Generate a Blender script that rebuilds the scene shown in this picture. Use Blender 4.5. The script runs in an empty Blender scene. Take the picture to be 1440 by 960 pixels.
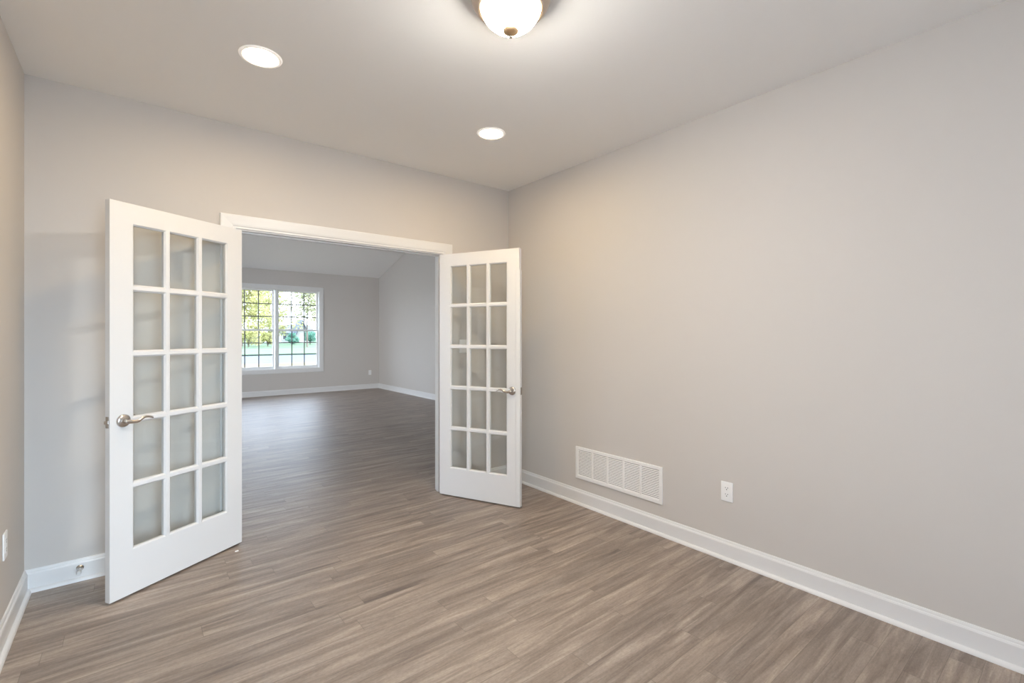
import bpy, bmesh, math, random
from mathutils import Vector, Matrix
R = math.radians
sc = bpy.context.scene
col = sc.collection

# ------------------------------------------------------------------ camera
cam_d = bpy.data.cameras.new('camera')
cam = bpy.data.objects.new('camera', cam_d); col.objects.link(cam)
cam_d.sensor_width = 36.0
cam_d.lens = 665.0 / 1440.0 * 36.0
cam_d.shift_y = -9.0 / 1440.0
cam_d.clip_start = 0.02; cam_d.clip_end = 600
cam.location = (0, 0, 1.36)
cam.rotation_euler = (R(90), 0, -math.atan(534 / 665.0))
sc.camera = cam

# ------------------------------------------------------------------ room measures
XL, XR, YB, YF, H = -0.445, 2.816, 3.561, -1.60, 2.74     # office
YB2 = 3.676                                               # far face of the dividing wall
FX0, FX1, FY = -2.6, 4.97, 11.68                          # living room beyond
OX0, OX1, OZ = 0.537, 2.083, 2.052                        # clear door opening

# ------------------------------------------------------------------ world, sun, fill lamps
vs = sc.view_settings
vs.view_transform = 'Standard'; vs.look = 'None'; vs.gamma = 1.0; vs.use_curve_mapping = False
vs.exposure = 0.26
sc.cycles.use_denoising = True
sc.cycles.max_bounces = 12
sc.cycles.diffuse_bounces = 6
sc.cycles.transparent_max_bounces = 24
sc.cycles.sample_clamp_indirect = 6.0
sc.cycles.caustics_reflective = False; sc.cycles.caustics_refractive = False

w = bpy.data.worlds.new('sky'); sc.world = w; w.use_nodes = True
nt = w.node_tree; nt.nodes.clear()
sky = nt.nodes.new('ShaderNodeTexSky'); sky.sky_type = 'NISHITA'; sky.sun_disc = False
sky.sun_elevation = R(48); sky.sun_rotation = R(80); sky.air_density = 1.0; sky.dust_density = 2.5
haze = nt.nodes.new('ShaderNodeMixRGB'); haze.inputs[0].default_value = 0.86
haze.inputs[2].default_value = (0.84, 0.94, 1.10, 1)
sk2 = nt.nodes.new('ShaderNodeMixRGB'); sk2.blend_type = 'MULTIPLY'; sk2.inputs[0].default_value = 1
sk2.inputs[2].default_value = (0.25, 0.25, 0.25, 1)
bg = nt.nodes.new('ShaderNodeBackground'); bg.inputs[1].default_value = 7.2
out = nt.nodes.new('ShaderNodeOutputWorld')
nt.links.new(sky.outputs[0], sk2.inputs[1]); nt.links.new(sk2.outputs[0], haze.inputs[1])
nt.links.new(haze.outputs[0], bg.inputs[0]); nt.links.new(bg.outputs[0], out.inputs[0])

sd = bpy.data.lights.new('sun', 'SUN'); sd.energy = 6.5; sd.angle = R(0.6); sd.color = (1.0, 0.94, 0.82)
sun = bpy.data.objects.new('sun', sd); col.objects.link(sun)
dv = Vector((-0.66, -0.04, -0.75))
sun.rotation_euler = dv.to_track_quat('-Z', 'Y').to_euler(); sun.location = (30, 20, 40)

def fill_lamp(name, loc, direction, sx, sy, energy, color, spread=180):
    """added area lamp inside the room, standing in for daylight from an unseen window"""
    d = bpy.data.lights.new(name, 'AREA'); d.shape = 'RECTANGLE'; d.size = sx; d.size_y = sy
    d.energy = energy; d.color = color; d.spread = R(spread)
    o = bpy.data.objects.new(name, d); col.objects.link(o); o.location = loc
    o.rotation_euler = Vector(direction).to_track_quat('-Z', 'Z').to_euler()
    return o
fill_lamp('fill_lamp_front', (0.25, YF + 0.26, 1.35), (-0.06, 1, -0.27), 1.2, 1.6, 16, (0.62, 0.81, 1.0), 66)  # added fill lamp, tilted down to brighten the lower back wall
fill_lamp('fill_lamp_side', (XL + 0.40, -0.80, 1.35), (1, 0.72, 0.0), 1.2, 1.4, 2.8, (0.93, 0.96, 1.0), 95)  # added fill lamp to brighten the right wall
fill_lamp('fill_lamp_far_left', (FX0 + 0.80, 5.2, 1.45), (1, 0.95, -0.20), 1.9, 1.7, 21, (0.97, 0.96, 0.94), 64)  # added fill lamp turned towards the far wall
fill_lamp('fill_lamp_far_left', (FX0 + 0.38, 8.0, 1.5), (1, 0.36, -0.03), 1.9, 1.8, 9, (0.76, 0.88, 1.0), 110)  # second added fill lamp for the far room

# ------------------------------------------------------------------ materials
def mat(name, color=(0.8, 0.8, 0.8), rough=0.5, metal=0.0, spec=0.5, bump=None):
    m = bpy.data.materials.new(name); m.use_nodes = True
    b = m.node_tree.nodes['Principled BSDF']
    b.inputs['Base Color'].default_value = (*color, 1)
    b.inputs['Roughness'].default_value = rough
    b.inputs['Metallic'].default_value = metal
    b.inputs['Specular IOR Level'].default_value = spec
    if bump:
        n = m.node_tree.nodes; l = m.node_tree.links
        tc = n.new('ShaderNodeTexCoord'); nz = n.new('ShaderNodeTexNoise')
        nz.inputs['Scale'].default_value = bump[0]; nz.inputs['Detail'].default_value = 3
        bp = n.new('ShaderNodeBump'); bp.inputs['Strength'].default_value = bump[1]; bp.inputs['Distance'].default_value = bump[2]
        l.new(tc.outputs['Object'], nz.inputs['Vector']); l.new(nz.outputs['Fac'], bp.inputs['Height'])
        l.new(bp.outputs['Normal'], b.inputs['Normal'])
    return m

def varied(name, c1, c2, scale, rough=0.8, stretch=(1, 1, 1), translucent=0.0):
    m = bpy.data.materials.new(name); m.use_nodes = True
    n = m.node_tree.nodes; l = m.node_tree.links
    b = n['Principled BSDF']; b.inputs['Roughness'].default_value = rough
    b.inputs['Specular IOR Level'].default_value = 0.2
    tc = n.new('ShaderNodeTexCoord'); mp = n.new('ShaderNodeMapping'); mp.inputs['Scale'].default_value = stretch
    nz = n.new('ShaderNodeTexNoise'); nz.inputs['Scale'].default_value = scale; nz.inputs['Detail'].default_value = 4
    cr = n.new('ShaderNodeValToRGB'); cr.color_ramp.elements[0].position = 0.35; cr.color_ramp.elements[1].position = 0.65
    cr.color_ramp.elements[0].color = (*c1, 1); cr.color_ramp.elements[1].color = (*c2, 1)
    l.new(tc.outputs['Object'], mp.inputs[0]); l.new(mp.outputs[0], nz.inputs['Vector'])
    l.new(nz.outputs['Fac'], cr.inputs[0]); l.new(cr.outputs[0], b.inputs['Base Color'])
    if translucent:
        tr = n.new('ShaderNodeBsdfTranslucent'); mx = n.new('ShaderNodeMixShader'); mx.inputs[0].default_value = translucent
        l.new(cr.outputs[0], tr.inputs[0]); l.new(b.outputs[0], mx.inputs[1]); l.new(tr.outputs[0], mx.inputs[2])
        l.new(mx.outputs[0], n['Material Output'].inputs[0])
    return m

def glass_mat(name, tint=(0.97, 0.985, 0.98)):
    m = bpy.data.materials.new(name); m.use_nodes = True
    n = m.node_tree.nodes; l = m.node_tree.links; n.clear()
    o = n.new('ShaderNodeOutputMaterial'); tr = n.new('ShaderNodeBsdfTransparent'); tr.inputs[0].default_value = (*tint, 1)
    gl = n.new('ShaderNodeBsdfGlossy'); gl.inputs['Roughness'].default_value = 0.0
    fr = n.new('ShaderNodeFresnel'); fr.inputs[0].default_value = 1.5
    ge = n.new('ShaderNodeNewGeometry'); iv = n.new('ShaderNodeMath'); iv.operation = 'SUBTRACT'; iv.inputs[0].default_value = 1
    mu = n.new('ShaderNodeMath'); mu.operation = 'MULTIPLY'
    mu2 = n.new('ShaderNodeMath'); mu2.operation = 'MULTIPLY'; mu2.inputs[1].default_value = 1.7; mu2.use_clamp = True
    mx = n.new('ShaderNodeMixShader')
    l.new(ge.outputs['Backfacing'], iv.inputs[1]); l.new(iv.outputs[0], mu.inputs[0]); l.new(fr.outputs[0], mu.inputs[1])
    l.new(mu.outputs[0], mu2.inputs[0]); l.new(mu2.outputs[0], mx.inputs[0]); l.new(tr.outputs[0], mx.inputs[1]); l.new(gl.outputs[0], mx.inputs[2])
    l.new(mx.outputs[0], o.inputs[0])
    return m

def emit_mat(name, color, strength):
    m = bpy.data.materials.new(name); m.use_nodes = True
    n = m.node_tree.nodes; l = m.node_tree.links
    b = n['Principled BSDF']; b.inputs['Base Color'].default_value = (0.9, 0.88, 0.84, 1)
    b.inputs['Emission Color'].default_value = (*color, 1); b.inputs['Emission Strength'].default_value = strength
    return m

def floor_mat():
    m = bpy.data.materials.new('vinyl_planks'); m.use_nodes = True
    n = m.node_tree.nodes; l = m.node_tree.links; b = n['Principled BSDF']
    def math_(op, a, c=None, clamp=False):
        k = n.new('ShaderNodeMath'); k.operation = op; k.use_clamp = clamp
        for i, v in enumerate((a, c)):
            if v is None: continue
            if isinstance(v, (int, float)): k.inputs[i].default_value = v
            else: l.new(v, k.inputs[i])
        return k.outputs[0]
    def comb(x, y, z=0.0):
        k = n.new('ShaderNodeCombineXYZ')
        for i, v in enumerate((x, y, z)):
            if isinstance(v, (int, float)): k.inputs[i].default_value = v
            else: l.new(v, k.inputs[i])
        return k.outputs[0]
    def noise(vec, scale, detail=4, rough=0.55, dist=0.0):
        k = n.new('ShaderNodeTexNoise'); k.inputs['Scale'].default_value = scale
        k.inputs['Detail'].default_value = detail; k.inputs['Roughness'].default_value = rough
        k.inputs['Distortion'].default_value = dist
        l.new(vec, k.inputs['Vector']); return k.outputs['Fac']
    def ramp(f, stops):
        k = n.new('ShaderNodeValToRGB'); e = k.color_ramp.elements
        while len(e) < len(stops): e.new(0.5)
        for q, (p, c) in zip(e, stops): q.position = p; q.color = (*c, 1)
        l.new(f, k.inputs[0]); return k.outputs[0]
    def mix(kind, f, a, c):
        k = n.new('ShaderNodeMixRGB'); k.blend_type = kind
        for i, v in enumerate((f, a, c)):
            if isinstance(v, (int, float)): k.inputs[i].default_value = v
            elif isinstance(v, tuple): k.inputs[i].default_value = (*v, 1)
            else: l.new(v, k.inputs[i])
        return k.outputs[0]
    tc = n.new('ShaderNodeTexCoord'); sp = n.new('ShaderNodeSeparateXYZ'); l.new(tc.outputs['Object'], sp.inputs[0])
    X, Y = sp.outputs[0], sp.outputs[1]
    PW, PL = 0.1015, 1.22
    yr = math_('DIVIDE', math_('ADD', Y, 0.004), PW); row = math_('FLOOR', yr); fy = math_('FRACT', yr)
    wn = n.new('ShaderNodeTexWhiteNoise'); wn.noise_dimensions = '1D'; l.new(row, wn.inputs['W'])
    xs = math_('DIVIDE', math_('ADD', X, math_('MULTIPLY', wn.outputs['Value'], PL)), PL)
    pid = math_('FLOOR', xs); fx = math_('FRACT', xs)
    wp = n.new('ShaderNodeTexWhiteNoise'); wp.noise_dimensions = '2D'; l.new(comb(row, pid), wp.inputs['Vector'])
    rnd = wp.outputs['Value']; rc = n.new('ShaderNodeSeparateColor'); l.new(wp.outputs['Color'], rc.inputs[0])
    off = math_('MULTIPLY', rnd, 37.0)
    # streaky grain, different on every plank
    g1 = noise(comb(math_('ADD', math_('MULTIPLY', X, 1.1), off), math_('ADD', math_('MULTIPLY', Y, 13.0), off), off), 1.6, 6, 0.62, 0.6)
    g2 = noise(comb(math_('ADD', math_('MULTIPLY', X, 5.0), off), math_('MULTIPLY', Y, 70.0), off), 2.0, 5, 0.65)
    g3 = noise(comb(math_('MULTIPLY', X, 30.0), math_('MULTIPLY', Y, 55.0), off), 2.2, 3, 0.7)
    base = ramp(g1, [(0.26, (0.135, 0.103, 0.086)), (0.44, (0.250, 0.199, 0.164)), (0.56, (0.335, 0.273, 0.226)), (0.76, (0.52, 0.44, 0.37))])
    c = mix('MULTIPLY', 0.40, base, ramp(g2, [(0.3, (0.66, 0.64, 0.63)), (0.62, (1.12, 1.10, 1.08))]))
    c = mix('MULTIPLY', 0.55, c, ramp(g3, [(0.3, (0.7, 0.68, 0.66)), (0.65, (1.1, 1.1, 1.1))]))
    c = mix('MULTIPLY', 1.0, c, ramp(rc.outputs[0], [(0.0, (0.91, 0.91, 0.92)), (0.5, (1.0, 0.99, 0.985)), (1.0, (1.09, 1.085, 1.075))]))
    # a hair-thin dark joint round each plank
    ey = math_('MINIMUM', fy, math_('SUBTRACT', 1.0, fy)); ex = math_('MINIMUM', fx, math_('SUBTRACT', 1.0, fx))
    jy = math_('LESS_THAN', ey, 0.010); jx = math_('LESS_THAN', ex, 0.0010)
    joint = math_('MAXIMUM', jy, jx)
    c = mix('MIX', math_('MULTIPLY', joint, 0.5), c, (0.10, 0.078, 0.062))
    l.new(c, b.inputs['Base Color'])
    rr = n.new('ShaderNodeMapRange'); rr.inputs['To Min'].default_value = 0.38; rr.inputs['To Max'].default_value = 0.50
    l.new(g2, rr.inputs['Value']); l.new(rr.outputs[0], b.inputs['Roughness'])
    b.inputs['Specular IOR Level'].default_value = 0.85
    bp = n.new('ShaderNodeBump'); bp.inputs['Strength'].default_value = 0.34; bp.inputs['Distance'].default_value = 0.002
    l.new(math_('SUBTRACT', g2, math_('MULTIPLY', joint, 0.6)), bp.inputs['Height']); l.new(bp.outputs['Normal'], b.inputs['Normal'])
    return m

M = {}
M['wall'] = mat('greige_wall_paint', (0.600, 0.566, 0.532), 0.62, spec=0.3, bump=(220, 0.05, 0.001))
M['ceiling'] = mat('flat_white_ceiling_paint', (0.885, 0.875, 0.86), 0.9, spec=0.2)
M['trim'] = mat('white_semigloss_trim', (0.755, 0.75, 0.742), 0.34)
M['vinyl'] = mat('white_vinyl', (0.82, 0.83, 0.83), 0.4)
M['grille'] = mat('backlit_grille_grey', (0.17, 0.17, 0.175), 0.5)  # white bars coloured dark: their backlit shade is put into the colour
M['plate'] = mat('white_plastic', (0.86, 0.86, 0.85), 0.35)
M['dark'] = mat('dark_slot', (0.03, 0.03, 0.03), 0.6)
M['duct'] = mat('duct_shadow_grey', (0.07, 0.068, 0.065), 0.7)
M['enamel'] = mat('white_enamel_steel', (0.85, 0.845, 0.83), 0.4)
M['nickel'] = mat('satin_nickel', (0.60, 0.565, 0.53), 0.24, 1.0)
M['bronze'] = mat('brushed_nickel_pan', (0.56, 0.47, 0.40), 0.36, 1.0)
M['brass'] = mat('warm_brass_finial', (0.78, 0.56, 0.34), 0.28, 1.0)
M['rubber'] = mat('pale_rubber', (0.75, 0.75, 0.73), 0.7)
M['glass'] = glass_mat('clear_glass')
M['wglass'] = glass_mat('window_glass', (0.96, 0.98, 0.985))
M['floor'] = floor_mat()
M['can'] = emit_mat('lamp_lens', (1.0, 0.73, 0.38), 130.0)
M['glow_ring'] = emit_mat('emissive_lamp_rim', (1.0, 0.93, 0.86), 0.27)  # weak emission added so the rim looks brighter than the ceiling
M['paper'] = mat('white_scrap', (0.9, 0.9, 0.9), 0.6)

def dome_mat():
    """alabaster glass lit from inside: brightest round the bulb, amber towards the metal rim"""
    m = bpy.data.materials.new('alabaster_glass'); m.use_nodes = True
    n = m.node_tree.nodes; l = m.node_tree.links; b = n['Principled BSDF']
    b.inputs['Base Color'].default_value = (0.9, 0.82, 0.68, 1); b.inputs['Roughness'].default_value = 0.25
    tc = n.new('ShaderNodeTexCoord'); sp = n.new('ShaderNodeSeparateXYZ'); l.new(tc.outputs['Object'], sp.inputs[0])
    mr = n.new('ShaderNodeMapRange'); mr.inputs['From Min'].default_value = -0.158; mr.inputs['From Max'].default_value = -0.03
    l.new(sp.outputs[2], mr.inputs['Value'])
    cr = n.new('ShaderNodeValToRGB'); e = cr.color_ramp.elements
    e[0].position = 0.0; e[0].color = (1, 0.965, 0.92, 1); e[1].position = 1.0; e[1].color = (0.0013, 0.0009, 0.00045, 1)
    k = e.new(0.22); k.color = (0.42, 0.405, 0.385, 1)
    k = e.new(0.45); k.color = (0.075, 0.070, 0.060, 1)
    k = e.new(0.72); k.color = (0.0031, 0.0023, 0.0012, 1)
    l.new(mr.outputs[0], cr.inputs[0]); l.new(cr.outputs[0], b.inputs['Emission Color']); b.inputs['Emission Strength'].default_value = 500.0
    return m
M['dome'] = dome_mat()

# ------------------------------------------------------------------ mesh builder
class MB:
    def __init__(s): s.bm = bmesh.new()
    def quad(s, *p):
        return s.bm.faces.new([s.bm.verts.new(q) for q in p])
    def box(s, x0, y0, z0, x1, y1, z1, bevel=0.0, seg=2):
        v = [s.bm.verts.new(p) for p in ((x0,y0,z0),(x1,y0,z0),(x1,y1,z0),(x0,y1,z0),(x0,y0,z1),(x1,y0,z1),(x1,y1,z1),(x0,y1,z1))]
        f = [s.bm.faces.new([v[i] for i in q]) for q in ((0,3,2,1),(4,5,6,7),(0,1,5,4),(1,2,6,5),(2,3,7,6),(3,0,4,7))]
        if bevel > 0:
            ed = list({e for q in f for e in q.edges})
            bmesh.ops.bevel(s.bm, geom=ed, offset=bevel, segments=seg, affect='EDGES', profile=0.5)
        return s
    def prism(s, pts, axis, a, b):
        """extrude a closed 2-D outline along an axis from a to b"""
        def P(p, t):
            return {'x': (t, p[0], p[1]), 'y': (p[0], t, p[1]), 'z': (p[0], p[1], t)}[axis]
        A = [s.bm.verts.new(P(p, a)) for p in pts]; B = [s.bm.verts.new(P(p, b)) for p in pts]
        s.bm.faces.new(A); s.bm.faces.new(B[::-1])
        for i in range(len(pts)):
            j = (i + 1) % len(pts); s.bm.faces.new((A[i], B[i], B[j], A[j]))
        return s
    def stations(s, rows, closed_profile=True, loop=False, caps=True):
        V = [[s.bm.verts.new(p) for p in r] for r in rows]
        n = len(rows[0]); m = len(rows)
        for i in range(m if loop else m - 1):
            a, b = V[i], V[(i + 1) % m]
            for j in range(n if closed_profile else n - 1):
                k = (j + 1) % n
                s.bm.faces.new((a[j], a[k], b[k], b[j]))
        if caps and not loop and closed_profile:
            s.bm.faces.new(V[0][::-1]); s.bm.faces.new(V[-1])
        return s
    def lathe(s, prof, seg=48, mtx=None):
        """prof: (radius, z) pairs"""
        rows = []
        for k in range(seg):
            a = 2 * math.pi * k / seg
            r = [Vector((p[0] * math.cos(a), p[0] * math.sin(a), p[1])) for p in prof]
            if mtx is not None: r = [mtx @ q for q in r]
            rows.append(r)
        s.stations(rows, closed_profile=False, loop=True)
        return s
    def tube(s, pts, rad, seg=12, sq=None):
        """round (or flattened: sq = (a, b) factors) sweep along points"""
        pts = [Vector(p) for p in pts]; rows = []
        for i, p in enumerate(pts):
            t = (pts[min(i + 1, len(pts) - 1)] - pts[max(i - 1, 0)]).normalized()
            up = Vector((0, 0, 1)) if abs(t.z) < 0.9 else Vector((1, 0, 0))
            a = t.cross(up).normalized(); b = a.cross(t).normalized()
            r = rad[i] if isinstance(rad, (list, tuple)) else rad
            fa, fb = sq[i] if isinstance(sq, list) else (sq or (1, 1))
            rows.append([p + a * (r * fa * math.cos(2 * math.pi * k / seg)) + b * (r * fb * math.sin(2 * math.pi * k / seg)) for k in range(seg)])
        s.stations(rows)
        return s
    def build(s, name, material, parent=None, smooth=False, merge=True):
        if merge: bmesh.ops.remove_doubles(s.bm, verts=s.bm.verts, dist=1e-5)
        bmesh.ops.recalc_face_normals(s.bm, faces=s.bm.faces)
        me = bpy.data.meshes.new(name); s.bm.to_mesh(me); s.bm.free()
        me.materials.append(material)
        if smooth:
            for p in me.polygons: p.use_smooth = True
            try: me.set_sharp_from_angle(angle=R(38))
            except Exception: pass
        o = bpy.data.objects.new(name, me); col.objects.link(o)
        if parent is not None: o.parent = parent
        return o

def tag(o, label, cat, kind=None, group=None):
    o['label'] = label; o['category'] = cat
    if kind: o['kind'] = kind
    if group: o['group'] = group
    return o
def empty(name, loc, rz=0.0):
    o = bpy.data.objects.new(name, None); col.objects.link(o); o.location = loc; o.rotation_euler = (0, 0, rz)
    o.empty_display_size = 0.1
    return o
def wall_y(mb, y0, y1, x0, x1, z0, z1, holes):
    """a wall running along x between y0 and y1 with rectangular holes (x0, x1, z0, z1)"""
    xs = x0
    for hx0, hx1, hz0, hz1 in sorted(holes):
        if hx0 > xs: mb.box(xs, y0, z0, hx0, y1, z1)
        if hz0 > z0: mb.box(hx0, y0, z0, hx1, y1, hz0)
        if hz1 < z1: mb.box(hx0, y0, hz1, hx1, y1, z1)
        xs = hx1
    if xs < x1: mb.box(xs, y0, z0, x1, y1, z1)
    return mb
def wall_x(mb, x0, x1, y0, y1, z0, z1, holes):
    ys = y0
    for a, b, hz0, hz1 in sorted(holes):
        if a > ys: mb.box(x0, ys, z0, x1, a, z1)
        if hz0 > z0: mb.box(x0, a, z0, x1, b, hz0)
        if hz1 < z1: mb.box(x0, a, hz1, x1, b, z1)
        ys = b
    if ys < y1: mb.box(x0, ys, z0, x1, y1, z1)
    return mb

# ------------------------------------------------------------------ the shell
S = 'structure'
mb = MB(); mb.box(XL - 0.12, YF - 0.14, -0.12, XR + 0.12, YB, 0.0)
mb.box(FX0 - 0.14, YB, -0.12, FX1 + 0.14, FY + 0.2, 0.0)
tag(mb.build('floor', M['floor']), 'grey brown wood look plank floor running through both rooms', 'floor', S)

mb = MB(); mb.box(XL - 0.12, YF - 0.14, H, XR + 0.12, YB, H + 0.12)
tag(mb.build('ceiling', M['ceiling']), 'flat white ceiling with two round downlights and a dome lamp', 'ceiling', S)

ROOF0, SL = 2.83, 0.30
YM = 0.5 * (FY + YB2); ZR = ROOF0 + SL * (FY - YM)
mb = MB()
mb.prism([(YB2 - 0.115, ROOF0 - SL * 0.115), (YM, ZR), (FY + 0.2, ROOF0 - SL * 0.2), (FY + 0.2, ROOF0 - SL * 0.2 + 0.15), (YM, ZR + 0.15), (YB2 - 0.115, ROOF0 - SL * 0.115 + 0.15)], 'x', FX0 - 0.14, FX1 + 0.14)
tag(mb.build('ceiling_far', M['ceiling']), 'sloped white ceiling of the room seen through the doorway', 'ceiling', S)

tag(wall_x(MB(), XL - 0.12, XL, YF - 0.14, YB, 0, H, [(-1.40, -0.20, 0.65, 2.05)]).build('wall_left', M['wall']), 'narrow strip of greige wall at the left edge', 'wall', S)
tag(wall_x(MB(), XR, XR + 0.12, YF - 0.14, YB, 0, H, []).build('wall_right', M['wall']), 'long plain greige wall with the vent grille and outlet', 'wall', S)
JT = 0.02
tag(wall_y(MB(), YB, YB2, FX0 - 0.14, FX1 + 0.14, 0, ROOF0 - 0.002, [(OX0 - JT, OX1 + JT, 0, OZ + JT)]).build('wall_back', M['wall']),
    'cream toned wall holding the open double doorway', 'wall', S)
tag(wall_y(MB(), YF - 0.14, YF, XL, XR, 0, H, [(-0.35, 0.85, 0.55, 2.15)]).build('wall_front', M['wall']), 'greige wall with an added window behind the camera', 'wall', S)
WX0, WX1, WZ0, WZ1 = 1.60, 3.489, 0.579, 2.404
tag(wall_y(MB(), FY, FY + 0.2, FX0, FX1, 0, ROOF0 + 0.02, [(WX0, WX1, WZ0, WZ1)]).build('wall_far', M['wall']),
    'grey far wall with the double window and low outlet', 'wall', S)
def gable(x0, x1, name, holes, label):
    mb = wall_x(MB(), x0, x1, YB2, FY + 0.2, 0, ROOF0 - 0.06, holes)
    mb.prism([(YB2, ROOF0 - 0.06), (FY + 0.2, ROOF0 - 0.06), (FY, ROOF0 - 0.001), (YM, ZR - 0.001), (YB2, ROOF0 - 0.001)], 'x', x0, x1)
    tag(mb.build(name, M['wall']), label, 'wall', S)
gable(FX1, FX1 + 0.14, 'wall_far_right', [], 'tall grey side wall of the far room under the sloped ceiling')
gable(FX0 - 0.14, FX0, 'wall_far_left', [(4.25, 6.15, 0.6, 2.4), (7.05, 8.95, 0.6, 2.4)], 'side wall of the far room with two added windows')

# jamb lining with its stop, and the casing round the doorway
mb = MB()
mb.box(OX0 - JT, YB, 0, OX0, YB2, OZ + JT); mb.box(OX1, YB, 0, OX1 + JT, YB2, OZ + JT); mb.box(OX0, YB, OZ, OX1, YB2, OZ + JT)
mb.box(OX0, YB + 0.038, 0, OX0 + 0.011, YB + 0.073, OZ); mb.box(OX1 - 0.011, YB + 0.038, 0, OX1, YB + 0.073, OZ)
mb.box(OX0 + 0.011, YB + 0.038, OZ - 0.011, OX1 - 0.011, YB + 0.073, OZ)
tag(mb.build('trim_1', M['trim'], merge=False), 'white door jamb lining the double doorway', 'door jamb', S)
CAS = [(0.0, 0.0), (0.0, 0.008), (0.004, 0.011), (0.014, 0.011), (0.020, 0.0145), (0.030, 0.016), (0.078, 0.018), (0.086, 0.0175), (0.090, 0.014), (0.090, 0.0)]
def door_casing(name, y, sgn, label):
    xl, xr, zt = OX0 - 0.007, OX1 + 0.007, OZ + 0.007
    rows = [[(xl - u, y + sgn * d, 0) for u, d in CAS], [(xl - u, y + sgn * d, zt + u) for u, d in CAS],
            [(xr + u, y + sgn * d, zt + u) for u, d in CAS], [(xr + u, y + sgn * d, 0) for u, d in CAS]]
    tag(MB().stations(rows).build(name, M['trim']), label, 'door casing', S)
door_casing('trim_2', YB, -1, 'wide white casing framing the double doorway')
door_casing('trim_3', YB2, 1, 'white casing on the far side of the doorway')

# baseboards with a quarter-round shoe
BASE = [(0, 0), (0.0145, 0), (0.0145, 0.094), (0.0120, 0.101), (0.0085, 0.104), (0.0075, 0.111), (0.0050, 0.117), (0, 0.118)]
SHOE = [(0.0145, 0), (0.0315, 0)] + [(0.0145 + 0.017 * math.cos(R(a)), 0.019 * math.sin(R(a))) for a in (15, 30, 45, 60, 75, 90)]
def baseboard(name, p0, p1, nrm, label):
    def sweep(prof):
        return MB().stations([[(p[0] + nrm[0] * d, p[1] + nrm[1] * d, z) for d, z in prof] for p in (p0, p1)])
    b = sweep(BASE).build(name, M['trim']); tag(b, label, 'baseboard', S)
    sweep(SHOE).build('shoe_molding', M['trim'], b)
CO = 0.097
baseboard('baseboard_right', (XR, YF), (XR, YB), (-1, 0), 'long white baseboard under the vent grille')
baseboard('baseboard_left', (XL, YF), (XL, YB), (1, 0), 'white baseboard along the left edge wall')
baseboard('baseboard_back_left', (XL, YB), (OX0 - CO, YB), (0, -1), 'short white baseboard behind the left door with the door stop')
baseboard('baseboard_back_right', (OX1 + CO, YB), (XR, YB), (0, -1), 'short white baseboard behind the right door')
baseboard('baseboard_front', (XL, YF), (XR, YF), (0, 1), 'white baseboard on the wall behind the camera')
baseboard('baseboard_far', (FX0, FY), (FX1, FY), (0, -1), 'white baseboard under the double window')
baseboard('baseboard_far_right', (FX1, YB2), (FX1, FY), (-1, 0), 'white baseboard along the far room side wall')
baseboard('baseboard_far_left', (FX0, YB2), (FX0, FY), (1, 0), 'white baseboard on the hidden side of the far room')
baseboard('baseboard_divider_left', (FX0, YB2), (OX0 - CO, YB2), (0, 1), 'white baseboard on the far side of the divider, left')
baseboard('baseboard_divider_right', (OX1 + CO, YB2), (FX1, YB2), (0, 1), 'white baseboard on the far side of the divider, right')

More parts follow.
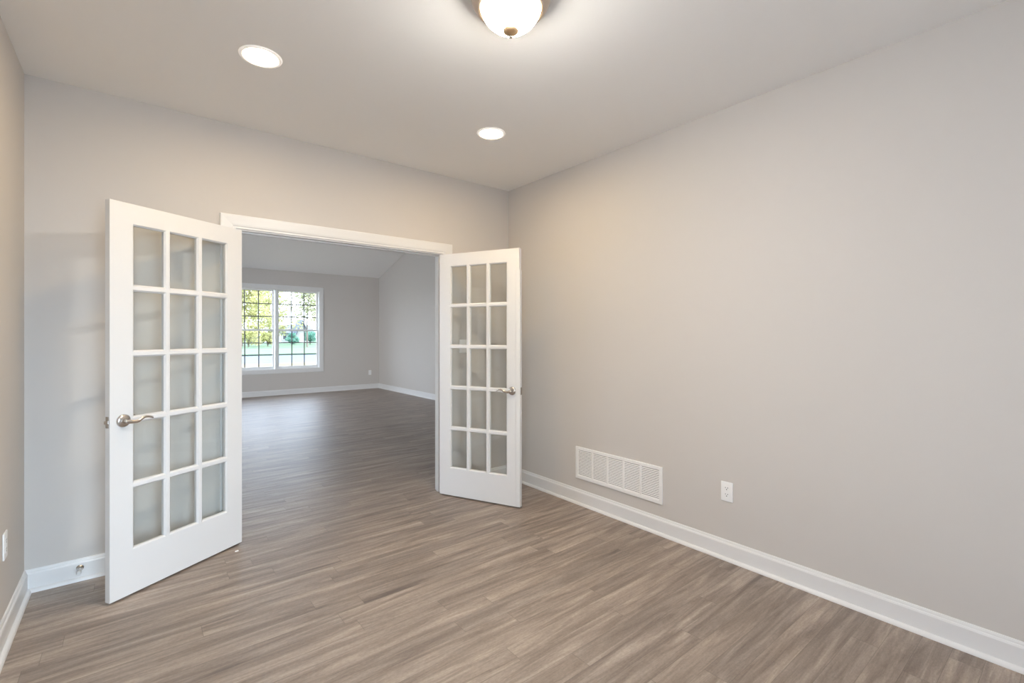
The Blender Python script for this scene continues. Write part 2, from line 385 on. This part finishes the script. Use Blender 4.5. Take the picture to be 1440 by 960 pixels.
# ------------------------------------------------------------------ windows
WCAS = [(0.0, 0.0), (0.0, 0.012), (0.006, 0.015), (0.075, 0.018), (0.088, 0.016), (0.091, 0.010), (0.091, 0.0)]
def window(name, origin, rz, units, z0, z1, label, depth=0.2):
    """double-hung units side by side; local frame: x along the wall, y outwards, wall face at y = 0"""
    root = empty(name, origin, rz); tag(root, label, 'window', S)
    x0, x1 = units[0][0], units[-1][1]
    rows = [[(x0 - u, -d, z0 - u) for u, d in WCAS], [(x0 - u, -d, z1 + u) for u, d in WCAS], [(x1 + u, -d, z1 + u) for u, d in WCAS], [(x1 + u, -d, z0 - u) for u, d in WCAS]]
    MB().stations(rows, loop=True).build('casing', M['trim'], root)
    mb = MB(); t = 0.012
    mb.box(x0, 0, z0, x0 + t, depth, z1); mb.box(x1 - t, 0, z0, x1, depth, z1); mb.box(x0 + t, 0, z0, x1 - t, depth, z0 + t); mb.box(x0 + t, 0, z1 - t, x1 - t, depth, z1)
    mb.build('frame', M['trim'], root, merge=False)
    for (a, b), (c, d) in zip(units[:-1], units[1:]):
        MB().box(b - 0.002, 0.015, z0 + t, c + 0.002, depth - 0.02, z1 - t).build('mullion', M['vinyl'], root)
    zm = 0.5 * (z0 + z1) - 0.02
    for a, b in units:
        for (za, zb, ya, up) in ((z0 + t, zm + 0.02, 0.078, False), (zm - 0.018, z1 - t, 0.112, True)):
            st, rt, rb = 0.036, (0.034 if up else 0.040), (0.040 if up else 0.058)
            mb = MB(); y1 = ya + 0.032
            A, B = a + t, b - t
            mb.box(A, ya, za, A + st, y1, zb, 0.003); mb.box(B - st, ya, za, B, y1, zb, 0.003)
            mb.box(A + st - 0.002, ya + 0.001, za, B - st + 0.002, y1 - 0.001, za + rb, 0.003); mb.box(A + st - 0.002, ya + 0.001, zb - rt, B - st + 0.002, y1 - 0.001, zb, 0.003)
            s_ = mb.build('sash', M['vinyl'], root, merge=False)
            gx0, gx1, gz0, gz1 = A + st, B - st, za + rb, zb - rt
            mb = MB(); ym = ya + 0.016
            for k in (1, 2):
                x = gx0 + (gx1 - gx0) * k / 3; mb.box(x - 0.0105, ym - 0.006, gz0, x + 0.0105, ym + 0.006, gz1)
                z = gz0 + (gz1 - gz0) * k / 3; mb.box(gx0, ym - 0.0055, z - 0.0105, gx1, ym + 0.0055, z + 0.0105)
            mb.build('grille', M['grille'], s_, merge=False)
            MB().box(gx0 - 0.003, ym + 0.009, gz0 - 0.003, gx1 + 0.003, ym + 0.012, gz1 + 0.003).build('glass', M['wglass'], s_)
        if a == units[-1][0] or True:
            MB().box((a + b) / 2 - 0.03, 0.066, zm + 0.012, (a + b) / 2 + 0.03, 0.079, zm + 0.026, 0.003).build('sash_lock', M['plate'], root)
    return root
window('window_1', (0, FY, 0), 0, [(WX0, 2.528), (2.568, WX1)], WZ0, WZ1, 'white double hung twin window overlooking the sunny lawn')
window('added_window_2', (0.25, YF, 0), math.pi, [(-0.60, -0.02), (0.02, 0.60)], 0.55, 2.15, 'unseen white twin window added behind the camera', 0.14)  # unseen window, added to house the front fill lamp
window('added_window_5', (XL, -0.80, 0), R(90), [(-0.60, -0.02), (0.02, 0.60)], 0.65, 2.05, 'unseen white twin window added in the left wall beside the camera', 0.12)  # unseen window, added to go with the side fill lamp
window('added_window_3', (FX0, 5.2, 0), R(90), [(-0.95, -0.03), (0.03, 0.95)], 0.6, 2.4, 'unseen white twin window added in the hidden side of the far room', 0.14)  # unseen window, added to light the far room
window('added_window_4', (FX0, 8.0, 0), R(90), [(-0.95, -0.03), (0.03, 0.95)], 0.6, 2.4, 'second unseen white twin window added in the hidden side of the far room', 0.14)  # also unseen, added for the other far room fill lamp

# ------------------------------------------------------------------ french doors
def french_door(name, pivot, rz, m, W, label, astragal):
    """local frame: hinge pin at the origin, leaf closed along +x (m = 1) or -x (m = -1); y = 0.010 .. 0.045"""
    root = empty(name, pivot, rz); tag(root, label, 'door', S)
    y0, y1, z0, z1 = 0.010, 0.045, 0.012, 2.044
    ym, e = 0.5 * (y0 + y1), 0.008
    st = 0.115
    gx0, gx1 = st, W - st
    pw = (gx1 - gx0 - 2 * 0.035) / 3; ph = (1.933 - 0.249 - 4 * 0.035) / 5
    panes = [(gx0 + i * (pw + 0.035), 0.249 + j * (ph + 0.035)) for i in range(3) for j in range(5)]
    xs = sorted({0.003, W} | {v for i in range(3) for v in (gx0 + i * (pw + 0.035) - e, gx0 + i * (pw + 0.035) + pw + e)})
    zs = sorted({z0, z1} | {v for j in range(5) for v in (0.249 + j * (ph + 0.035) - e, 0.249 + j * (ph + 0.035) + ph + e)})
    mb = MB()
    def hole(xa, za):
        return any(abs(xa - (px - e)) < 1e-6 and abs(za - (pz - e)) < 1e-6 for px, pz in panes)
    for y, yy in ((y1, y1 - 0.009), (y0, y0 + 0.009)):
        for i in range(len(xs) - 1):
            for j in range(len(zs) - 1):
                a, b, c, d = xs[i], xs[i + 1], zs[j], zs[j + 1]
                if not hole(a, c): mb.quad((m*a, y, c), (m*b, y, c), (m*b, y, d), (m*a, y, d))
        for px, pz in panes:
            O = [(px - e, pz - e), (px + pw + e, pz - e), (px + pw + e, pz + ph + e), (px - e, pz + ph + e)]
            O2 = [(px - e + .002, pz - e + .002), (px + pw + e - .002, pz - e + .002), (px + pw + e - .002, pz + ph + e - .002), (px - e + .002, pz + ph + e - .002)]
            I = [(px, pz), (px + pw, pz), (px + pw, pz + ph), (px, pz + ph)]
            yb = y + (yy - y) * 0.25
            for k in range(4):
                q = (k + 1) % 4
                mb.quad((m*O[k][0], y, O[k][1]), (m*O[q][0], y, O[q][1]), (m*O2[q][0], yb, O2[q][1]), (m*O2[k][0], yb, O2[k][1]))
                mb.quad((m*O2[k][0], yb, O2[k][1]), (m*O2[q][0], yb, O2[q][1]), (m*I[q][0], yy, I[q][1]), (m*I[k][0], yy, I[k][1]))
                mb.quad((m*I[k][0], yy, I[k][1]), (m*I[q][0], yy, I[q][1]), (m*I[q][0], ym, I[q][1]), (m*I[k][0], ym, I[k][1]))
    def side(p, q): mb.quad((m*p[0], y0, p[1]), (m*q[0], y0, q[1]), (m*q[0], y1, q[1]), (m*p[0], y1, p[1]))
    for i in range(len(xs) - 1): side((xs[i], z0), (xs[i+1], z0)); side((xs[i], z1), (xs[i+1], z1))
    for j in range(len(zs) - 1): side((xs[0], zs[j]), (xs[0], zs[j+1])); side((W, zs[j]), (W, zs[j+1]))
    mb.build('panel', M['trim'], root)
    mb = MB()
    for px, pz in panes:
        a, b = m * (px - 0.0), m * (px + pw)
        mb.box(min(a, b), ym - 0.0015, pz, max(a, b), ym + 0.0015, pz + ph)
    mb.build('glass', M['glass'], root, merge=False)
    # lever handles on both faces
    hx, hz = W - 0.062, 0.920
    for y, s in ((y1, 1), (y0, -1)):
        mt = Matrix.Translation((m * hx, y, hz)) @ Matrix.Rotation(R(-90 * s), 4, 'X')
        h = MB().lathe([(0.0, 0.0), (0.0335, 0.0), (0.0335, 0.003), (0.031, 0.007), (0.026, 0.0105), (0.018, 0.0128), (0.0125, 0.0135), (0.0105, 0.018), (0.0105, 0.040), (0.0, 0.040)], 40, mt).build('handle', M['nickel'], root, smooth=True)
        pts, rad, sq = [], [], []
        for k in range(15):
            t = k / 14
            x = hx + 0.010 - t * 0.128
            z = hz - 0.006 * math.sin(min(1, t * 1.6) * math.pi) * (1 if t < 0.62 else 0) + (0.012 * math.sin((t - 0.42) / 0.58 * math.pi) if t > 0.42 else 0)
            pts.append((m * x, y + s * (0.043 + 0.006 * math.sin(t * math.pi)), z))
            rad.append(0.0105 * (1 - 0.62 * t) if t > 0.06 else 0.0065); sq.append((0.55 + 0.1 * t, 1.0))
        MB().tube(pts, rad, 14, sq).build('lever', M['nickel'], h, smooth=True)
    for zc in (0.23, 1.05, 1.83):
        mb = MB(); mb.lathe([(0, -0.046), (0.0055, -0.046), (0.0055, 0.046), (0, 0.046)], 16, Matrix.Translation((0, 0, zc)))
        a, b = sorted((m * 0.0012, m * 0.0028)); mb.box(a, 0.002, zc - 0.045, b, 0.036, zc + 0.045)
        mb.build('hinge', M['nickel'], root, merge=False)
    if not astragal:
        a, b = sorted((m * (W - 0.001), m * (W + 0.0016)))
        p = MB().box(a, ym - 0.0125, hz - 0.029, b, ym + 0.0125, hz + 0.029, 0.001).build('latch_plate', M['nickel'], root)
        pts = [(ym - 0.007, 0), (ym + 0.007, 0), (ym + 0.007, 0.004), (ym - 0.007, 0.012)]
        MB().prism([(m * (W + q), y) for y, q in pts], 'z', hz - 0.008, hz + 0.008).build('latch_bolt', M['nickel'], p)
    else:
        prof = [(W - 0.030, y1), (W - 0.030, y1 + 0.004), (W - 0.027, y1 + 0.0055), (W + 0.004, y1 + 0.0055), (W + 0.0075, y1 + 0.003), (W + 0.0075, y0 + 0.004), (W + 0.0005, y0 + 0.004), (W + 0.0005, y1)]
        MB().prism([(m * x, y) for x, y in prof], 'z', z0 + 0.002, 1.872).build('astragal', M['trim'], root)
        a, b = sorted((m * (W + 0.0065), m * (W + 0.0095)))
        MB().box(a, ym - 0.016, hz - 0.029, b, ym + 0.012, hz + 0.029, 0.001).build('strike_plate', M['nickel'], root)
    return root
french_door('door_1', (OX0, YB - 0.010, 0), R(-148.4), 1, 0.762, 'larger white fifteen pane glass door swung open on the left', False)
french_door('door_2', (OX1, YB - 0.010, 0), R(115.2), -1, 0.752, 'smaller white fifteen pane glass door standing open beside the long wall', True)

# ------------------------------------------------------------------ things on the walls and floor
def frame_on(name, loc, rz):  # local frame: x along the wall, y out of the wall, z up
    return empty(name, loc, rz)
def duplex_outlet(loc, rz, label):
    r = tag(frame_on('wall_outlet', loc, rz), label, 'outlet', group='duplex wall outlets')
    MB().box(-0.0365, 0.0, -0.059, 0.0365, 0.0065, 0.059, 0.003, 3).build('cover_plate', M['plate'], r, smooth=True)
    for zc in (0.0195, -0.0195):
        pts = []
        for k in range(28):
            a = 2 * math.pi * k / 28
            pts.append((0.0172 * math.cos(a), zc + max(-0.0142, min(0.0142, 0.0172 * math.sin(a)))))
        f = MB().prism(pts, 'y', 0.0055, 0.0078).build('receptacle', M['plate'], r)
        mb = MB()
        mb.box(-0.0082, 0.0074, zc + 0.0005, -0.0056, 0.0081, zc + 0.0085); mb.box(0.0056, 0.0074, zc + 0.0012, 0.0082, 0.0081, zc + 0.0080)
        mb.lathe([(0, 0), (0.0030, 0), (0.0030, 0.0007), (0, 0.0007)], 14, Matrix.Translation((0, 0.0074, zc - 0.0065)) @ Matrix.Rotation(R(-90), 4, 'X'))
        mb.build('slot', M['dark'], f, merge=False)
    MB().lathe([(0, 0), (0.0032, 0), (0.003, 0.001), (0, 0.0014)], 14, Matrix.Translation((0, 0.0062, 0)) @ Matrix.Rotation(R(-90), 4, 'X')).build('screw', M['plate'], r)
    return r
duplex_outlet((XR, 1.4205, 0.411), R(90), 'white duplex outlet on the long wall right of the vent grille')
duplex_outlet((XL, 3.055, 0.425), R(-90), 'white duplex outlet at the left edge, seen almost edge on')
duplex_outlet((4.728, FY, 0.407), R(180), 'small white outlet on the far wall right of the window')

def wall_switch(loc, rz, label):
    r = tag(frame_on('light_switch', loc, rz), label, 'light switch')
    MB().box(-0.058, 0.0, -0.059, 0.058, 0.0065, 0.059, 0.003, 3).build('cover_plate', M['plate'], r, smooth=True)
    for x in (-0.023, 0.023):
        MB().prism([(0.0055, -0.033), (0.0105, -0.033), (0.0075, 0.0), (0.0085, 0.033), (0.0055, 0.033)], 'x', x - 0.0165, x + 0.0165).build('rocker', M['plate'], r)
    return r
wall_switch((2.318, YB, 1.262), R(180), 'white double switch plate seen through the panes of the right door')

# return air grille
g = tag(frame_on('vent_grille', (XR, 0.5 * (2.671 + 1.868), 0.333), R(90)), 'wide white louvered return air grille low on the long wall', 'vent')
VW, VH = 0.4015, 0.127
fl = 0.026
mb = MB()
prof = [(0.0, 0.0), (0.0, 0.009), (0.004, 0.010), (fl - 0.005, 0.010), (fl, 0.006), (fl, 0.0)]
rows = [[(sx * (VW - u), d, sz * (VH - u)) for u, d in prof] for sx, sz in ((-1, -1), (-1, 1), (1, 1), (1, -1))]
mb.stations(rows, loop=True); mb.build('frame', M['enamel'], g)
MB().box(-VW + 0.004, 0.0002, -VH + 0.004, VW - 0.004, 0.0014, VH - 0.004).build('backing', M['duct'], g)
iw, ih = VW - fl, VH - fl
for k in range(1, 5):
    x = -iw + 2 * iw * k / 5
    MB().box(x - 0.0065, 0.001, -ih - 0.002, x + 0.0065, 0.0092, ih + 0.002, 0.001).build('divider', M['enamel'], g)
NL = 17
mb = MB()
for k in range(NL):
    z = -ih + 2 * ih * (k + 0.5) / NL
    mb.prism([(0.0080, z - 0.0046), (0.0088, z - 0.0040), (0.0040, z + 0.0030), (0.0030, z + 0.0026)], 'x', -iw - 0.002, iw + 0.002)
mb.build('louvers', M['enamel'], g, merge=False)
for sx in (-1, 1):
    MB().lathe([(0, 0), (0.0042, 0), (0.0038, 0.0012), (0, 0.002)], 14, Matrix.Translation((sx * (VW - 0.012), 0.0098, 0)) @ Matrix.Rotation(R(-90), 4, 'X')).build('screw', M['enamel'], g)

# door stop on the baseboard behind the left door
r = tag(empty('door_stop', (-0.226, YB - 0.0145, 0.070), R(180)), 'little nickel door stop poking out of the baseboard behind the left door', 'door stop')
rot = Matrix.Rotation(R(-90), 4, 'X')
MB().lathe([(0, 0), (0.0165, 0), (0.0165, 0.003), (0.012, 0.007), (0.0085, 0.011), (0.0070, 0.064), (0, 0.064)], 24, rot).build('post', M['nickel'], r, smooth=True)
MB().lathe([(0, 0.062), (0.0100, 0.062), (0.0108, 0.066), (0.0108, 0.078), (0.0085, 0.083), (0, 0.084)], 24, rot).build('bumper', M['rubber'], r, smooth=True)

# white scrap on the floor
tag(MB().prism([(-0.010, -0.004), (0.002, -0.006), (0.011, -0.002), (0.008, 0.005), (-0.006, 0.004)], 'z', 0.0, 0.004).build('paint_chip', M['paper']),
    'tiny white chip lying on the floor below the hinge side of the left door', 'debris').location = (0.512, 3.405, 0)

# ------------------------------------------------------------------ ceiling lights
def downlight(loc, label):
    r = tag(empty('recessed_light', loc), label, 'ceiling light', group='recessed downlights')
    MB().lathe([(0.0770, 0.006), (0.0770, -0.0015), (0.0790, -0.0045), (0.0830, -0.0062), (0.0900, -0.0058), (0.0950, -0.0035), (0.0970, 0.0), (0.0970, 0.001)], 64).build('trim_ring', M['glow_ring'], r, smooth=True)
    MB().lathe([(0, -0.0016), (0.05, -0.0016), (0.0773, -0.0010), (0.0773, 0.004), (0, 0.004)], 64).build('lens', M['can'], r, smooth=True)
    return r
downlight((0.497, 2.61, H), 'larger looking round downlight above the left door')
downlight((1.917, 2.615, H), 'smaller looking round downlight nearer the right door and corner')

r = tag(empty('flush_mount_light', (1.190, 1.490, H)), 'dome ceiling lamp with alabaster glass and brushed metal pan', 'ceiling light')
MB().lathe([(0, 0), (0.150, 0), (0.158, -0.004), (0.1625, -0.014), (0.1615, -0.028), (0.157, -0.040), (0.149, -0.054), (0.1405, -0.066), (0.134, -0.072), (0.1285, -0.072), (0.1285, -0.060), (0, -0.060)], 72).build('pan', M['bronze'], r, smooth=True)
dp = [(0.1295, -0.055)] + [(0.1295 * math.cos(R(a)), -0.030 - 0.126 * math.sin(R(a))) for a in range(14, 90, 6)] + [(0.0001, -0.156)]
MB().lathe(dp, 72).build('glass_dome', M['dome'], r, smooth=True)
f = MB().lathe([(0, -0.149), (0.0300, -0.1500), (0.0318, -0.1540), (0.0300, -0.159), (0.0225, -0.165), (0.0125, -0.1695), (0.0075, -0.173), (0, -0.173)], 32).build('finial', M['brass'], r, smooth=True)
MB().lathe([(0, -0.172), (0.0055, -0.1725), (0.0075, -0.177), (0.0062, -0.182), (0, -0.184)], 20).build('tip', M['nickel'], f, smooth=True)

# ------------------------------------------------------------------ outdoors beyond the far window
GZ = -0.30
M['lawn'] = varied('green_lawn', (0.052, 0.105, 0.060), (0.092, 0.135, 0.080), 0.08, 0.9, (0.25, 1.6, 1))
M['dry'] = varied('dry_grass', (0.118, 0.098, 0.046), (0.15, 0.124, 0.066), 0.5, 0.9)
M['street'] = varied('pale_asphalt', (0.066, 0.085, 0.104), (0.085, 0.102, 0.118), 0.6, 0.85)
M['bark'] = varied('bark', (0.10, 0.085, 0.07), (0.20, 0.17, 0.14), 3, 0.9, (1, 1, 0.2))
M['leaf_y'] = varied('yellow_green_leaves', (0.31, 0.32, 0.12), (0.50, 0.47, 0.23), 0.7, 0.7, translucent=0.35)
M['leaf_g'] = varied('mid_green_leaves', (0.22, 0.24, 0.12), (0.38, 0.37, 0.24), 0.7, 0.7, translucent=0.35)
M['leaf_b'] = varied('blue_green_leaves', (0.07, 0.20, 0.15), (0.13, 0.29, 0.22), 0.9, 0.7, translucent=0.2)
M['siding'] = mat('pale_siding', (0.36, 0.35, 0.34), 0.7)
M['shingle'] = varied('slate_shingles', (0.09, 0.105, 0.125), (0.13, 0.145, 0.165), 2.0, 0.8)
M['white_p'] = mat('white_exterior_paint', (0.8, 0.8, 0.8), 0.6)
M['panes'] = mat('dark_window_panes', (0.05, 0.06, 0.07), 0.1)

def ground(name, x0, x1, y0, y1, z, m, label, cat):
    tag(MB().box(x0, y0, z - 0.3, x1, y1, z).build(name, m), label, cat, S)
ground('yard', -40, 80, 12.1, 30.5, GZ, M['dry'], 'strip of dry yellow grass just outside the window', 'yard')
ground('street', -60, 120, 30.5, 43.5, GZ - 0.05, M['street'], 'pale street crossing beyond the yard', 'street')
ground('lawn', -120, 200, 43.5, 300, GZ, M['lawn'], 'green lawn on the far side of the street', 'lawn')

def leaf_cloud(mb, rnd, centre, rad, n, size):
    for _ in range(n):
        d = Vector((rnd.gauss(0, 1), rnd.gauss(0, 1), rnd.gauss(0, 1))).normalized() * (rnd.random() ** 0.45)
        p = Vector(centre) + Vector((d.x * rad[0], d.y * rad[1], d.z * rad[2]))
        s = size * rnd.uniform(0.6, 1.3)
        a = Vector((rnd.gauss(0, 1), rnd.gauss(0, 1), rnd.gauss(0, 1))).normalized(); b = a.orthogonal().normalized()
        mb.quad(p - a * s, p + b * s * 0.5, p + a * s, p - b * s * 0.5)
def tree(x, y, h, spread, lean, leafm, density, seed, label, low=0.28, size=0.23, girth=0.016):
    rnd = random.Random(seed)
    r = tag(empty('broadleaf_tree', (x, y, GZ)), label, 'tree', group='trees across the street')
    mb = MB(); top = Vector((lean, 0, h * 0.80)); tr = girth * h
    trunk = [Vector((lean * t * t + 0.08 * math.sin(5 * t + seed), 0.1 * math.sin(3 * t), h * 0.80 * t - 0.15 * (t == 0))) for t in (0, 0.2, 0.4, 0.6, 0.8, 1.0)]
    mb.tube(trunk, [tr * 1.3, tr, tr * 0.8, tr * 0.6, tr * 0.4, tr * 0.12], 8)
    ends = [trunk[-1]]
    for k in range(13):
        t = low + (0.92 - low) * k / 12; i = min(4, int(t * 5)); p = trunk[i].lerp(trunk[i + 1], t * 5 - i)
        a = k * 2.4 + rnd.uniform(-0.4, 0.4); L = spread * rnd.uniform(0.65, 1.0) * (1.1 - 0.55 * t)
        q = p + Vector((math.cos(a) * L, math.sin(a) * L, L * rnd.uniform(0.25, 0.65)))
        mid = p.lerp(q, 0.5) + Vector((0, 0, 0.12 * L))
        mb.tube([p, mid, q], [tr * 0.42 * (1.1 - t), tr * 0.26 * (1.1 - t), tr * 0.07], 6)
        ends += [mid, q, p.lerp(mid, 0.6)]
    mb.build('trunk', M['bark'], r, merge=False)
    mb = MB()
    for e in ends:
        c = spread * rnd.uniform(0.26, 0.42)
        leaf_cloud(mb, rnd, e, (c, c, c * 0.75), int(density * rnd.uniform(0.6, 1.3)), size)
    mb.build('foliage', leafm, r, merge=False)
def shrub(x, y, wd, ht, seed, label, leafm=None, group='blue green shrubs across the street'):
    rnd = random.Random(seed)
    r = tag(empty('round_shrub', (x, y, GZ)), label, 'shrub', group=group)
    mb = MB()
    for a in range(5):
        mb.tube([(0, 0, 0), (0.2 * math.cos(a * 1.26), 0.2 * math.sin(a * 1.26), ht * 0.4), (wd * 0.3 * math.cos(a * 1.26), wd * 0.3 * math.sin(a * 1.26), ht * 0.7)], [0.06, 0.04, 0.015], 6)
    mb.build('stem', M['bark'], r, merge=False)
    mb = MB()
    for k in range(12):
        leaf_cloud(mb, rnd, (rnd.uniform(-0.3, 0.3) * wd, rnd.uniform(-0.3, 0.3) * wd, ht * rnd.uniform(0.22, 0.8)), (wd * 0.22, wd * 0.22, ht * 0.2), 170, 0.13)
    mb.build('foliage', leafm or M['leaf_b'], r, merge=False)
tree(12.6, 80.0, 13.5, 4.6, 0.6, M['leaf_y'], 170, 3, 'dense yellow green tree filling the left sash of the window', 0.14)
tree(19.6, 95.0, 14.0, 5.0, -0.5, M['leaf_y'], 150, 5, 'yellow tree standing behind the window mullion', 0.12)
tree(18.6, 68.0, 12.5, 3.8, 0.8, M['leaf_g'], 48, 8, 'thin leaved tree with a dark slanting trunk in the right sash', 0.34, girth=0.009)
tree(23.6, 79.0, 15.0, 4.2, -0.9, M['leaf_g'], 48, 13, 'sparse tree over the roof of the grey house', 0.40, girth=0.009)
tree(31.0, 96.0, 13.0, 4.6, 0.4, M['leaf_y'], 100, 21, 'golden tree at the right edge of the window', 0.18)
tree(2.5, 84.0, 13.0, 4.6, 0.3, M['leaf_y'], 85, 34, 'bushy yellow tree mostly hidden by the left door', 0.14)
tree(41.0, 90.0, 14.0, 5.0, 0.3, M['leaf_g'], 70, 55, 'green tree out past the right window casing', 0.2)
shrub(24.8, 88.5, 3.0, 2.5, 4, 'round blue green shrub at the right end of the lawn')
shrub(21.6, 88.0, 2.6, 2.1, 9, 'smaller blue green shrub in front of the grey house')
yg = 'yellow green shrubs under the trees'
shrub(12.4, 73.0, 3.4, 2.9, 15, 'tall lime shrub beside the left door in the window view', M['leaf_y'], yg)
shrub(15.4, 76.0, 2.6, 2.2, 17, 'low lime shrub left of the window mullion', M['leaf_y'], yg)

# grey house with a steep front gable
hs = tag(empty('neighbor_house', (27.2, 110.0, GZ), R(8)), 'low grey roofed house with a steep front gable across the lawn', 'house')
MB().box(-3.4, -2.6, 0, 3.4, 2.6, 2.1).build('wall', M['siding'], hs)
mb = MB(); mb.prism([(-3.0, 1.95), (0, 3.7), (3.0, 1.95), (3.0, 2.15), (0, 3.9), (-3.0, 2.15)], 'x', -3.75, 3.75); mb.build('roof', M['shingle'], hs)
MB().prism([(-0.6, 0), (1.8, 0), (1.8, 2.1), (0.6, 4.7), (-0.6, 2.1)], 'y', -3.4, -2.6).build('gable', M['siding'], hs)
MB().prism([(-0.9, 1.75), (0.6, 4.95), (2.1, 1.75), (1.85, 1.75), (0.6, 4.6), (-0.65, 1.75)], 'y', -3.7, -1.0).build('gable_roof', M['shingle'], hs)
for x in (-2.7, -1.5, 2.6):
    wn_ = MB().box(x - 0.45, -2.68, 0.7, x + 0.45, -2.58, 1.75, 0.02).build('window', M['white_p'], hs)
    MB().box(x - 0.36, -2.70, 0.78, x + 0.36, -2.67, 1.67).build('pane', M['panes'], wn_)
MB().box(0.15, -3.46, 0.05, 1.05, -3.38, 1.95, 0.02).build('door', M['white_p'], hs)
# detached garage
gs = tag(empty('garage', (22.6, 119.0, GZ), R(10)), 'small grey garage with a white door seen under the yellow trees', 'garage')
MB().box(-1.9, -1.8, 0, 1.9, 1.8, 1.6).build('wall', M['shingle'], gs)
MB().prism([(-2.1, 1.55), (0, 2.35), (2.1, 1.55), (2.1, 1.7), (0, 2.5), (-2.1, 1.7)], 'y', -2.0, 2.0).build('roof', M['shingle'], gs)
MB().box(0.1, -1.88, 0, 1.6, -1.78, 1.35, 0.02).build('garage_door', M['white_p'], gs)
